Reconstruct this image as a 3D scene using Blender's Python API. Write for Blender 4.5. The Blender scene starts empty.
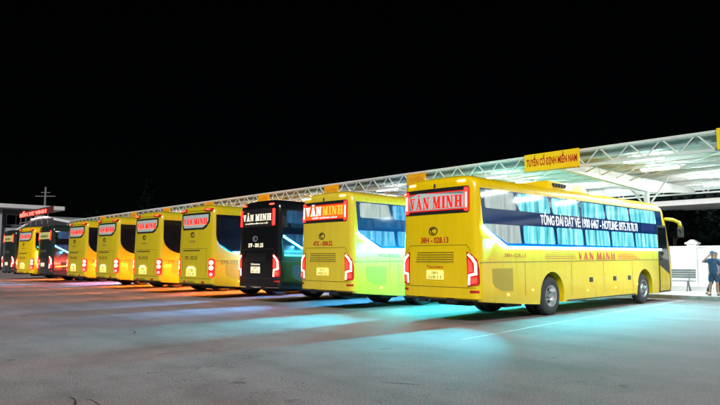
import bpy, bmesh, math, random
from mathutils import Vector, Matrix
from mathutils.geometry import delaunay_2d_cdt
R = math.radians
PI = math.pi
random.seed(7)
sc = bpy.context.scene
COL = sc.collection

# ------------------------------------------------------------------ materials
MATS = {}
def node_mat(name):
    m = bpy.data.materials.new(name); m.use_nodes = True
    nt = m.node_tree; b = nt.nodes['Principled BSDF']
    return m, nt, b

def paint(name, col, rough=.3, metal=0., coat=0., dirt=.0, bump=0., scale=3., spec=.5):
    if name in MATS: return MATS[name]
    m, nt, b = node_mat(name)
    b.inputs['Base Color'].default_value = (*col, 1)
    b.inputs['Roughness'].default_value = rough
    b.inputs['Metallic'].default_value = metal
    b.inputs['Coat Weight'].default_value = coat
    b.inputs['Coat Roughness'].default_value = .09
    b.inputs['Specular IOR Level'].default_value = spec
    if dirt or bump:
        tc = nt.nodes.new('ShaderNodeTexCoord')
        n = nt.nodes.new('ShaderNodeTexNoise'); n.inputs['Scale'].default_value = scale
        n.inputs['Detail'].default_value = 6
        nt.links.new(tc.outputs['Object'], n.inputs['Vector'])
        if name.startswith('coach'):
            mp = nt.nodes.new('ShaderNodeMapping'); mp.inputs['Scale'].default_value = (5, 5, .5); nt.links.new(tc.outputs['Object'], mp.inputs['Vector']); nt.links.new(mp.outputs['Vector'], n.inputs['Vector'])
        if dirt:
            rp = nt.nodes.new('ShaderNodeValToRGB')
            rp.color_ramp.elements[0].position = .3; rp.color_ramp.elements[1].position = .7
            rp.color_ramp.elements[0].color = (*[c*(1-dirt) for c in col], 1)
            rp.color_ramp.elements[1].color = (*[min(1, c*(1+dirt*.3)) for c in col], 1)
            nt.links.new(n.outputs['Fac'], rp.inputs['Fac'])
            nt.links.new(rp.outputs['Color'], b.inputs['Base Color'])
            mr = nt.nodes.new('ShaderNodeMapRange')
            mr.inputs['To Min'].default_value = rough*.75; mr.inputs['To Max'].default_value = min(1, rough*1.35)
            nt.links.new(n.outputs['Fac'], mr.inputs['Value']); nt.links.new(mr.outputs['Result'], b.inputs['Roughness'])
        if bump:
            bp = nt.nodes.new('ShaderNodeBump'); bp.inputs['Strength'].default_value = bump; bp.inputs['Distance'].default_value = .02
            nt.links.new(n.outputs['Fac'], bp.inputs['Height']); nt.links.new(bp.outputs['Normal'], b.inputs['Normal'])
    MATS[name] = m
    return m

def glow(name, col, strength, base=None, rough=.3):
    if name in MATS: return MATS[name]
    m, nt, b = node_mat(name)
    b.inputs['Base Color'].default_value = (*(base or col), 1)
    b.inputs['Roughness'].default_value = rough
    b.inputs['Emission Color'].default_value = (*col, 1)
    b.inputs['Emission Strength'].default_value = strength
    MATS[name] = m
    return m

def curtain_glass(name, c0, c1, c2, strength):
    """window lit from inside: the curtain's folds show through glossy glass"""
    if name in MATS: return MATS[name]
    m, nt, b = node_mat(name)
    tc = nt.nodes.new('ShaderNodeTexCoord')
    mp = nt.nodes.new('ShaderNodeMapping'); mp.inputs['Scale'].default_value = (1, 2.6, .3)
    n = nt.nodes.new('ShaderNodeTexNoise'); n.inputs['Scale'].default_value = 1.6; n.inputs['Detail'].default_value = 3; n.inputs['Roughness'].default_value = .65
    rp = nt.nodes.new('ShaderNodeValToRGB'); e = rp.color_ramp.elements
    e[0].position = .3; e[0].color = (*c0, 1); e[1].position = .72; e[1].color = (*c2, 1)
    k = e.new(.47); k.color = (*c1, 1)
    nt.links.new(tc.outputs['Object'], mp.inputs['Vector']); nt.links.new(mp.outputs['Vector'], n.inputs['Vector'])
    nt.links.new(n.outputs['Fac'], rp.inputs['Fac'])
    nt.links.new(rp.outputs['Color'], b.inputs['Emission Color'])
    b.inputs['Emission Strength'].default_value = strength
    b.inputs['Base Color'].default_value = (.02, .03, .04, 1); b.inputs['Roughness'].default_value = .05
    MATS[name] = m
    return m

# ------------------------------------------------------------------ objects
def link(o, parent=None):
    COL.objects.link(o)
    if parent is not None: o.parent = parent
    return o
def tag(o, label=None, cat=None, group=None, kind=None):
    if label: o['label'] = label
    if cat: o['category'] = cat
    if group: o['group'] = group
    if kind: o['kind'] = kind
    return o
def empty(name, loc, rz=0., **kw):
    o = bpy.data.objects.new(name, None); o.location = loc; o.rotation_euler.z = rz
    o.empty_display_size = .3
    link(o); tag(o, **kw); return o
def obj(name, bm, mats, parent=None, smooth=False, **kw):
    me = bpy.data.meshes.new(name)
    bmesh.ops.recalc_face_normals(bm, faces=bm.faces[:])
    if smooth is not False:
        for f in bm.faces: f.smooth = True
    bm.to_mesh(me); bm.free()
    if smooth is not False and smooth is not True:
        me.set_sharp_from_angle(angle=R(smooth))
    for m in (mats if isinstance(mats, (list, tuple)) else [mats]): me.materials.append(m)
    o = bpy.data.objects.new(name, me); link(o, parent); tag(o, **kw); return o
def inst(src, name, parent, loc=(0, 0, 0), rot=None, scale=None):
    o = bpy.data.objects.new(name, src.data); link(o, parent); o.location = loc
    if rot: o.rotation_euler = rot
    if scale: o.scale = scale
    return o

def bx(bm, x0, x1, y0, y1, z0, z1, mi=0, bevel=0.):
    r = bmesh.ops.create_cube(bm, size=1)
    M = Matrix.Translation(((x0+x1)/2, (y0+y1)/2, (z0+z1)/2)) @ Matrix.Diagonal((abs(x1-x0), abs(y1-y0), abs(z1-z0), 1))
    bmesh.ops.transform(bm, matrix=M, verts=r['verts'])
    fs = set(f for v in r['verts'] for f in v.link_faces)
    for f in fs: f.material_index = mi
    if bevel:
        es = set(e for f in fs for e in f.edges)
        bmesh.ops.bevel(bm, geom=list(es), offset=bevel, segments=2, affect='EDGES', profile=.6)
    return r
def rod(bm, p, q, r0, r1=None, seg=8, mi=0):
    p, q = Vector(p), Vector(q); d = q-p
    if d.length < 1e-6: return
    M = Matrix.Translation((p+q)/2) @ d.to_track_quat('Z', 'Y').to_matrix().to_4x4()
    r = bmesh.ops.create_cone(bm, cap_ends=True, segments=seg, radius1=r0, radius2=r0 if r1 is None else r1, depth=d.length, matrix=M)
    for v in r['verts']:
        for f in v.link_faces: f.material_index = mi
def bar(bm, p, q, w, h, mi=0):
    """square bar from p to q"""
    p, q = Vector(p), Vector(q); d = q-p
    M = Matrix.Translation((p+q)/2) @ d.to_track_quat('Z', 'Y').to_matrix().to_4x4() @ Matrix.Diagonal((w, h, d.length, 1))
    r = bmesh.ops.create_cube(bm, size=1, matrix=M)
    for v in r['verts']:
        for f in v.link_faces: f.material_index = mi
def tube(bm, pts, rad, seg=8):
    for a, b in zip(pts, pts[1:]): rod(bm, a, b, rad, seg=seg)
    for a in pts[1:-1]: bmesh.ops.create_uvsphere(bm, u_segments=seg, v_segments=6, radius=rad, matrix=Matrix.Translation(a))
def lathe_x(bm, prof, seg=40, mi=0):
    """profile [(x, r)] turned about the x axis"""
    rings = []
    for x, r in prof:
        if r < 1e-4: rings.append([bm.verts.new((x, 0, 0))])
        else: rings.append([bm.verts.new((x, r*math.cos(2*PI*i/seg), r*math.sin(2*PI*i/seg))) for i in range(seg)])
    for a, b in zip(rings, rings[1:]):
        for i in range(seg):
            j = (i+1) % seg
            if len(a) == 1 and len(b) == 1: continue
            if len(a) == 1: f = bm.faces.new((a[0], b[i], b[j]))
            elif len(b) == 1: f = bm.faces.new((a[i], a[j], b[0]))
            else: f = bm.faces.new((a[i], a[j], b[j], b[i]))
            f.material_index = mi

# ------------------------------------------------------------------ 2-D shapes
def union(polys):
    """triangles of the union of 2-D polygons"""
    vs, fs = [], []
    for p in polys:
        a = sum(p[i][0]*p[(i+1) % len(p)][1]-p[(i+1) % len(p)][0]*p[i][1] for i in range(len(p)))
        if a < 0: p = p[::-1]
        fs.append(list(range(len(vs), len(vs)+len(p)))); vs += [Vector(q[:2]) for q in p]
    v, e, f, ov, oe, of = delaunay_2d_cdt(vs, [], fs, 0, 1e-6)
    return [tuple(q) for q in v], [t for t, o in zip(f, of) if o]

TXT = {}
def text2d(s, bold=.0):
    if 'Đ' not in s: return text_flat(s, bold)
    plain = s.replace('Đ', 'D'); v, f = text_flat(plain, bold); v, f = list(v), list(f)
    dw = max(p[0] for p in text_flat('D', bold)[0])-min(p[0] for p in text_flat('D', bold)[0])
    for i, ch in enumerate(s):
        if ch != 'Đ': continue
        x = max(p[0] for p in text_flat(plain[:i+1], bold)[0])-dw
        ch_h = max(p[1] for p in text_flat('D', bold)[0])
        n = len(v); v += [(x-.13, ch_h*.44), (x+dw*.45, ch_h*.44), (x+dw*.45, ch_h*.55), (x-.13, ch_h*.55)]; f.append((n, n+1, n+2, n+3))
    return v, f
def text_flat(s, bold=.0):
    k = (s, bold)
    if k in TXT: return TXT[k]
    cu = bpy.data.curves.new('lettering', 'FONT'); cu.body = s; cu.resolution_u = 3; cu.offset = bold
    o = bpy.data.objects.new('lettering', cu); COL.objects.link(o)
    dg = bpy.context.evaluated_depsgraph_get(); dg.update()
    me = o.evaluated_get(dg).to_mesh()
    v = [(q.co.x, q.co.y) for q in me.vertices]; f = [tuple(p.vertices) for p in me.polygons]
    o.evaluated_get(dg).to_mesh_clear()
    bpy.data.objects.remove(o); bpy.data.curves.remove(cu)
    TXT[k] = (v, f)
    return v, f

def rect(x0, x1, z0, z1): return [(x0, z0), (x1, z0), (x1, z1), (x0, z1)]
def rrect(x0, x1, z0, z1, r, n=4):
    out = []
    for cx, cz, a in ((x1-r, z1-r, 0), (x0+r, z1-r, 90), (x0+r, z0+r, 180), (x1-r, z0+r, 270)):
        for i in range(n+1):
            t = R(a+90*i/n); out.append((cx+r*math.cos(t), cz+r*math.sin(t)))
    return out
def arcpoly(cx, cz, r0, r1, a0, a1, n=8, sx=1.):
    o = [(cx+sx*r1*math.cos(R(a0+(a1-a0)*i/n)), cz+r1*math.sin(R(a0+(a1-a0)*i/n))) for i in range(n+1)]
    return o+[(cx+sx*r0*math.cos(R(a0+(a1-a0)*i/n)), cz+r0*math.sin(R(a0+(a1-a0)*i/n))) for i in range(n, -1, -1)]
SERIF = {
 'V': (.92, [[(.10, 1), (.36, 1), (.57, 0), (.40, 0)], [(.45, 0), (.57, 0), (.80, 1), (.70, 1)], rect(0, .46, .92, 1), rect(.58, .92, .92, 1)]),
 'A': (.96, [[(.09, 0), (.20, 0), (.52, 1), (.42, 1)], [(.36, 1), (.55, 1), (.88, 0), (.60, 0)], rect(.22, .7, .27, .36), rect(0, .33, 0, .08), rect(.5, .96, 0, .08)]),
 'N': (.96, [rect(.12, .21, 0, 1), [(.06, 1), (.34, 1), (.84, 0), (.62, 0)], rect(.74, .83, 0, 1), rect(0, .33, 0, .08), rect(0, .3, .92, 1), rect(.62, .95, .92, 1)]),
 'M': (1.16, [rect(.12, .21, 0, 1), [(.08, 1), (.36, 1), (.62, .04), (.48, 0)], [(.48, 0), (.58, 0), (.86, 1), (.78, 1)], rect(.78, 1.03, 0, 1), rect(0, .33, 0, .08), rect(.68, 1.14, 0, .08), rect(0, .3, .92, 1), rect(.8, 1.14, .92, 1)]),
 'I': (.46, [rect(.1, .36, 0, 1), rect(0, .46, 0, .08), rect(0, .46, .92, 1)]),
 'H': (1.0, [rect(.1, .36, 0, 1), rect(.64, .9, 0, 1), rect(.3, .7, .45, .55), rect(0, .46, 0, .08), rect(0, .46, .92, 1), rect(.54, 1, 0, .08), rect(.54, 1, .92, 1)]),
}
def serif2d(s, gap=.1):
    polys = []; x = 0
    for ch in s:
        if ch == ' ': x += .38; continue
        base = 'A' if ch == 'Ă' else ch
        w, ps = SERIF[base]
        ps = list(ps)
        if ch == 'Ă': ps.append(arcpoly(.47, 1.3, .13, .21, 180, 360))
        polys += [[(px+x+d_, pz) for px, pz in p] for p in ps for d_ in (0, .05)]
        x += w+.05+gap
    return union(polys)
SER = serif2d('VĂN MINH')

def fat(vf, d):
    """the shape grown by d on every side"""
    v, f = vf
    return union([[(v[i][0]+d*math.cos(k*PI/4), v[i][1]+d*math.sin(k*PI/4)) for i in t] for t in f for k in range(8)])
def fit(vf, x0, x1, z0, z1, capz=None):
    """scale 2-D shape into a box; capz: source height that maps to z0..z1"""
    v, f = vf
    a, b = min(p[0] for p in v), max(p[0] for p in v)
    c, d = (min(p[1] for p in v), max(p[1] for p in v)) if capz is None else capz
    return [(x0+(p[0]-a)/(b-a)*(x1-x0), z0+(p[1]-c)/(d-c)*(z1-z0)) for p in v], f

def patch(name, shape, surf, off, mats, parent, depth=0., step=.12, zstep=.4, **kw):
    """2-D shape (polygon, or (verts, faces)) laid on a surface surf(u, v, off) with its own thickness"""
    if isinstance(shape, tuple): v, f = shape
    else: v, f = union([shape])
    bm = bmesh.new(); bv = [bm.verts.new((p[0], p[1], 0)) for p in v]
    for t in f:
        try: bm.faces.new([bv[i] for i in t])
        except ValueError: pass
    us = [p[0] for p in v]; vs = [p[1] for p in v]
    for ax, lo, hi, st in ((0, min(us), max(us), step), (1, min(vs), max(vs), zstep)):
        if not st: continue
        k = math.ceil(lo/st+1e-6)
        while k*st < hi-1e-6:
            co = [0, 0, 0]; co[ax] = k*st; no = [0, 0, 0]; no[ax] = 1
            bmesh.ops.bisect_plane(bm, geom=bm.verts[:]+bm.edges[:]+bm.faces[:], plane_co=co, plane_no=no, dist=1e-6); k += 1
    if depth:
        r = bmesh.ops.extrude_edge_only(bm, edges=[e for e in bm.edges if e.is_boundary])
        low = {q for q in r['geom'] if isinstance(q, bmesh.types.BMVert)}
    else: low = set()
    for q in bm.verts: q.co = surf(q.co.x, q.co.y, off-depth if q in low else off)
    bmesh.ops.remove_doubles(bm, verts=[q for q in bm.verts if q not in low], dist=1e-6)
    me = bpy.data.meshes.new(name); bmesh.ops.recalc_face_normals(bm, faces=bm.faces[:]); bm.to_mesh(me); bm.free()
    for m in (mats if isinstance(mats, (list, tuple)) else [mats]): me.materials.append(m)
    o = bpy.data.objects.new(name, me); link(o, parent); tag(o, **kw); return o

def stroke(pts, w):
    """polyline as thick polygons"""
    out = []
    for (a, b), (c, d) in zip(pts, pts[1:]):
        L = math.hypot(c-a, d-b); nx, nz = -(d-b)/L*w/2, (c-a)/L*w/2
        ex, ez = (c-a)/L*w*.3, (d-b)/L*w*.3
        out.append([(a-ex+nx, b-ez+nz), (a-ex-nx, b-ez-nz), (c+ex-nx, d+ez-nz), (c+ex+nx, d+ez+nz)])
    return union(out)

# ------------------------------------------------------------------ the coach
LEN = 12.42
def interp(t, tab):
    if t <= tab[0][0]: return tab[0][1]
    for (a, b), (c, d) in zip(tab, tab[1:]):
        if t <= c: return b+(d-b)*(t-a)/(c-a)
    return tab[-1][1]
W_TAB = [(.3, 1.215), (.6, 1.25), (1.85, 1.25), (3.32, 1.215), (3.44, 1.19), (3.52, 1.13), (3.58, 1.03), (3.63, .88), (3.67, .66), (3.70, .4), (3.71, .15)]
REAR_TAB = [(.3, .06), (.6, .0), (1.6, .0), (3.3, .03), (3.5, .05), (3.58, .09), (3.63, .17), (3.67, .32), (3.70, .65), (3.71, 1.3)]
FRONT_TAB = [(.3, 12.34), (.6, 12.42), (1.3, 12.42), (2.75, 12.15), (3.3, 11.85), (3.44, 11.7), (3.52, 11.55), (3.58, 11.35), (3.63, 11.0), (3.67, 10.6), (3.70, 9.9), (3.71, 9.0)]
RC, FC, BULGE = .2, .34, .07
def half(z): return interp(z, W_TAB)
def rear_xy(s, z):
    """arc-length coordinate s across the rear, round the corner and on along the side -> x, y, normal"""
    w = half(z); y0 = interp(z, REAR_TAB); rc = min(RC, w*.5); a = abs(s); sg = 1 if s >= 0 else -1
    if a <= w-rc:
        k = 2*BULGE*a/w**2; n = Vector((k*sg, -1)).normalized()
        return sg*a, y0+BULGE*(a/w)**2, n
    yb = y0+BULGE*((w-rc)/w)**2
    t = (a-(w-rc))/rc
    if t <= PI/2: return sg*(w-rc+rc*math.sin(t)), yb+rc*(1-math.cos(t)), Vector((sg*math.sin(t), -math.cos(t)))
    return sg*w, yb+rc+(t-PI/2)*rc, Vector((sg, 0))
def front_xy(s, z):
    w = half(z); y0 = interp(z, FRONT_TAB); rc = min(FC, w*.5); a = abs(s); sg = 1 if s >= 0 else -1; B = .12
    if a <= w-rc: return sg*a, y0+.1-B*(a/w)**2, Vector((0, 1))
    yb = y0+.1-B*((w-rc)/w)**2; t = (a-(w-rc))/rc
    if t <= PI/2: return sg*(w-rc+rc*math.sin(t)), yb-rc*(1-math.cos(t)), Vector((sg*math.sin(t), math.cos(t)))
    return sg*w, yb-rc-(t-PI/2)*rc, Vector((sg, 0))
def S_rear(u, v, off):
    x, y, n = rear_xy(u, v); return (x+n.x*off, y+n.y*off, v)
def S_front(u, v, off):
    x, y, n = front_xy(u, v); return (x+n.x*off, y+n.y*off, v)
def S_right(u, v, off): return (half(v)+off, u, v)
def S_left(u, v, off): return (-half(v)-off, u, v)
AXR, AXF, WR = 3.48, 9.72, .53

def body_mesh():
    levels = [.34, .42, .6, .85, 1.3, 1.6, 1.85, 2.3, 2.75, 3.1, 3.32, 3.38, 3.44, 3.48, 3.52, 3.55, 3.58, 3.605, 3.63, 3.65, 3.67, 3.685, 3.70, 3.71]
    bm = bmesh.new(); rings = []
    fr = [i/10 for i in range(-10, 11)]
    for z in levels:
        ring = []
        w = half(z)
        rc = min(RC, w*.5); fc = min(FC, w*.5)
        ss = [f*(w-rc) for f in fr]
        ss = [-(w-rc)-rc*PI/2*(1-i/6) for i in range(6)]+ss+[(w-rc)+rc*PI/2*(i+1)/6 for i in range(6)]
        for s in ss: x, y, n = rear_xy(s, z); ring.append((x, y))
        sf = [(w-fc)+fc*PI/2*(1-i/6) for i in range(6)]+[f*(w-fc) for f in fr[::-1]]+[-(w-fc)-fc*PI/2*(i+1)/6 for i in range(6)]
        fpts = [front_xy(s, z)[:2] for s in sf]
        yr, yf = ring[-1][1], fpts[0][1]
        mid = [(w, yr+(yf-yr)*k/14) for k in range(1, 14)]
        ring += mid+fpts+[(-x, y) for x, y in mid[::-1]]
        vs = []
        for x, y in ring:
            zz = z
            if z < .6: zz = z+max(0, (2.6-y)/2.6)*.2*(.6-z)/.26
            vs.append(bm.verts.new((x, y, zz)))
        rings.append(vs)
    n = len(rings[0])
    for a, b in zip(rings, rings[1:]):
        for i in range(n):
            j = (i+1) % n; bm.faces.new((a[i], a[j], b[j], b[i]))
    bm.faces.new(rings[-1]); bm.faces.new(rings[0][::-1])
    bmesh.ops.recalc_face_normals(bm, faces=bm.faces[:])
    me = bpy.data.meshes.new('body'); bm.to_mesh(me); bm.free()
    dark = paint('wheel_well', (.012, .012, .013), .8)
    me.materials.append(paint('primer', (.5, .5, .5))); me.materials.append(dark)
    b = bpy.data.objects.new('body', me); COL.objects.link(b)
    cb = bmesh.new()
    for ya in (AXR, AXF):
        for sx in (-1, 1):
            rod(cb, (sx*.55, ya, .56), (sx*1.4, ya, .56), .64, seg=40)
            bx(cb, min(sx*.55, sx*1.4), max(sx*.55, sx*1.4), ya-.6395, ya+.6395, .1, .52)
    # join the arch cylinder and the slot below it
    cm = bpy.data.meshes.new('cut'); cb.to_mesh(cm); cb.free()
    cm.materials.append(dark)
    c = bpy.data.objects.new('cut', cm); COL.objects.link(c)
    md = b.modifiers.new('arch', 'BOOLEAN'); md.operation = 'DIFFERENCE'; md.object = c; md.solver = 'EXACT'; md.material_mode = 'TRANSFER'; md.use_self = True
    dg = bpy.context.evaluated_depsgraph_get(); dg.update()
    out = bpy.data.meshes.new_from_object(b.evaluated_get(dg))
    bpy.data.objects.remove(b); bpy.data.objects.remove(c)
    for p in out.polygons: p.use_smooth = True
    out.set_sharp_from_angle(angle=R(32))
    names = [m.name if m else '' for m in out.materials]
    return out
BODY = body_mesh()

# one set of wheel meshes
M_TYRE = paint('tyre_rubber', (.022, .022, .023), .75, bump=.2, scale=30)
M_RIM = paint('rim_steel', (.55, .56, .57), .35, .85)
M_HUB = paint('hub_steel', (.35, .36, .37), .4, .8)
M_BLK = paint('black_plastic', (.015, .015, .016), .4)
M_SLOT = paint('slot_black', (.01, .01, .01), .7)
M_GLASS = paint('dark_glass', (.006, .008, .012), .05, coat=.6)
M_CHROME = paint('chrome', (.6, .6, .6), .15, 1.)
def wheel_meshes(dual):
    bm = bmesh.new(); R0 = WR
    w = .28
    prof = [(-w/2+.02, .29), (-w/2, .33), (-w/2, .44), (-w/2+.03, R0-.03), (-w/2+.07, R0), (w/2-.07, R0), (w/2-.03, R0-.03), (w/2, .44), (w/2, .33), (w/2-.02, .29)]
    lathe_x(bm, prof, 44)
    if dual:
        lathe_x(bm, [(x-.33, r) for x, r in prof], 44)
    me = bpy.data.meshes.new('wheel'); bmesh.ops.recalc_face_normals(bm, faces=bm.faces[:])
    for f in bm.faces: f.smooth = True
    bm.to_mesh(me); bm.free(); me.materials.append(M_TYRE); me.set_sharp_from_angle(angle=R(40))
    bm = bmesh.new()
    if dual: lathe_x(bm, [(-.45, .28), (.12, .295), (.14, .30), (.14, .28), (.0, .255), (-.05, .22), (-.06, .16), (-.0, .15), (.02, .0)], 44)
    else: lathe_x(bm, [(-.14, .29), (.12, .295), (.14, .30), (.14, .28), (.06, .26), (.09, .2), (.1, .15), (.12, .14), (.12, .0)], 44)
    rm = bpy.data.meshes.new('rim'); bmesh.ops.recalc_face_normals(bm, faces=bm.faces[:])
    for f in bm.faces: f.smooth = True
    bm.to_mesh(rm); bm.free(); rm.materials.append(M_RIM); rm.set_sharp_from_angle(angle=R(35))
    bm = bmesh.new()
    xx = .0 if dual else .1
    rod(bm, (xx, 0, 0), (xx+.12, 0, 0), .085, .07, 20)
    for i in range(10):
        a = 2*PI*i/10; rod(bm, (xx-.02, .125*math.cos(a), .125*math.sin(a)), (xx+.045, .125*math.cos(a), .125*math.sin(a)), .016, seg=6)
    hm = bpy.data.meshes.new('hub'); bm.to_mesh(hm); bm.free(); hm.materials.append(M_HUB)
    bm = bmesh.new()
    for i in range(10):
        a = 2*PI*(i+.5)/10
        x = -.03 if dual else .085
        M = Matrix.Translation((x, .205*math.cos(a), .205*math.sin(a))) @ Matrix.Rotation(PI/2, 4, 'Y')
        bmesh.ops.create_cone(bm, cap_ends=True, segments=10, radius1=.028, radius2=.028, depth=.05, matrix=M)
    vm = bpy.data.meshes.new('hand_holes'); bm.to_mesh(vm); bm.free(); vm.materials.append(M_SLOT)
    return me, rm, hm, vm
WHEEL = {True: wheel_meshes(True), False: wheel_meshes(False)}

def add_wheel(root, y, side, dual):
    me, rm, hm, vm = WHEEL[dual]
    w = bpy.data.objects.new('wheel', me); link(w, root); w.location = (side*1.06, y, WR+.002)
    if side < 0: w.rotation_euler.z = PI
    for n, m in (('rim', rm), ('hub', hm), ('hand_hole_ring', vm)):
        o = bpy.data.objects.new(n, m); link(o, w)

LAMPC = {}
RED_HOT = glow('tail_red', (1, .003, .002), 40., (.5, .01, .01))
WHITE_HOT = glow('tail_white', (1, .4, .3), 9.)
ROOF_HOT = glow('roof_lamp', (1, .35, .12), 7.)
ROOF_RED = glow('roof_lamp_red', (1, .06, .03), 4.)
LENS_RED = paint('lens_red', (.45, .012, .012), .15, coat=.5)
MARK = glow('marker_orange', (1, .4, .06), 9.)
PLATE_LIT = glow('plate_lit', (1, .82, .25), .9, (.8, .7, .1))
LED_CYAN = glow('led_cyan', (.12, .88, .95), 90.)
LED_BLUE = glow('led_blue', (.03, .5, 1), 60.)
LED_SOFT = glow('led_soft', (.05, .55, 1), 22.)
LED_GREEN = glow('led_green', (.03, 1, .4), 8.)
LED_ORANGE = glow('led_orange', (1, .2, .012), 90.)
LED_RED = glow('led_red', (1, .07, .02), 60.)
LAMPC.update({'led_cyan': ((.02, .8, 1), 430), 'led_soft': ((.04, .5, 1), 200), 'led_blue': ((.12, .5, 1), 420), 'led_orange': ((1, .19, .02), 1050), 'led_red': ((1, .05, .03), 1300)})
PANES = {
 'cyan': curtain_glass('pane_cyan', (.01, .10, .16), (.08, .55, .62), (.6, .97, .97), 1.35),
 'white': curtain_glass('pane_pale_reflection', (.25, .33, .33), (.45, .55, .52), (.75, .8, .75), .9),  # pale reflection put into the pane as its own glow
 'blue': curtain_glass('pane_blue', (.01, .12, .35), (.04, .4, .75), (.45, .8, .95), 1.0),
 'dim': curtain_glass('pane_dim', (.002, .006, .015), (.004, .03, .09), (.02, .12, .25), 1.0),
 'off': M_GLASS,
}

def tail_lamp_type1(root, sg):
    o = [(.93, 1.74), (1.06, 1.68), (1.2, 1.54), (1.245, 1.3), (1.25, .98), (1.22, .93), (.95, .9)]
    o = [(sg*a, b) for a, b in o]
    t = patch('tail_light', o, S_rear, .022, LENS_RED, root, depth=.03, step=.05)
    patch('light_bar', stroke([(sg*a, b) for a, b in [(.985, 1.66), (1.08, 1.58), (1.155, 1.46), (1.165, 1.2), (1.0, 1.16), (.99, .95)]], .055), S_rear, .03, WHITE_HOT, t, depth=.008, step=.05)
    patch('red_lens', [(sg*a, b) for a, b in [(.975, 1.56), (1.07, 1.46), (1.1, 1.25), (.975, 1.22)]], S_rear, .028, RED_HOT, t, depth=.006, step=.05)
    patch('red_lens', [(sg*a, b) for a, b in [(1.05, 1.1), (1.18, 1.12), (1.18, .98), (1.05, .96)]], S_rear, .028, RED_HOT, t, depth=.006, step=.05)
def tail_lamp_type2(root, sg):
    o = rrect(1.0, 1.28, .84, 1.56, .1); o = [(sg*a, b) for a, b in o]
    t = patch('tail_light', o, S_rear, .02, glow('tail_red_dim', (1, .003, .002), 4., (.4, .01, .01)), root, depth=.03, step=.05)
    for z, r, m in ((1.4, .085, WHITE_HOT), (1.2, .085, WHITE_HOT), (.95, .07, glow('tail_pale', (1, .3, .35), 1.2))):
        patch('lamp_lens', [(sg*1.14+r*math.cos(a*PI/8), z+r*math.sin(a*PI/8)) for a in range(16)], S_rear, .032, m, t, depth=.012, step=.05)

def emblem(root, x, z, m):
    t = patch('emblem', union([arcpoly(x, z, .092, .108, 0, 180, 14, 1.32), arcpoly(x, z, .092, .108, 180, 360, 14, 1.32)]), S_rear, .016, m, root, depth=.014)
    patch('emblem_mark', union([arcpoly(x+.01, z, .05, .068, 70, 290, 10, 1.15), [(x-.1, z+.05), (x+.05, z+.068), (x+.05, z+.05), (x-.09, z+.03)]]), S_rear, .018, m, t, depth=.012)

def added_strip_lamps(root, sg, z, m):
    """lamps added by the LED strip; the beam throws bands on the ground behind"""
    c, e = LAMPC[m.name]
    for nm, dr, sp, pw, lx, ly, loc in (('added_strip_lamp', (sg*.8, 0, -.6), 128, e, 9.4, .03, (sg*1.30, 6.0, z)),
                                        ('added_ground_beam', (sg*.08, -.9, -.4), 60, e*.2, .06, .02, (sg*1.285, .8, 2.02 if z > 1.5 else z))):  # added rearward beam for the coloured ground bands
        l = bpy.data.lights.new(nm, 'AREA'); l.shape = 'RECTANGLE'; l.size = lx; l.size_y = ly; l.energy = pw; l.color = c; l.spread = R(sp)
        o = bpy.data.objects.new(nm, l); link(o, root); o.location = loc
        zx = -Vector(dr).normalized(); xx = Vector((0, 1, 0)) if lx > 1 else Vector((0, 0, 1)); xx = (xx-zx*xx.dot(zx)).normalized()
        yy = zx.cross(xx); M = Matrix((xx, yy, zx)).transposed(); o.rotation_euler = M.to_euler()
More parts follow.
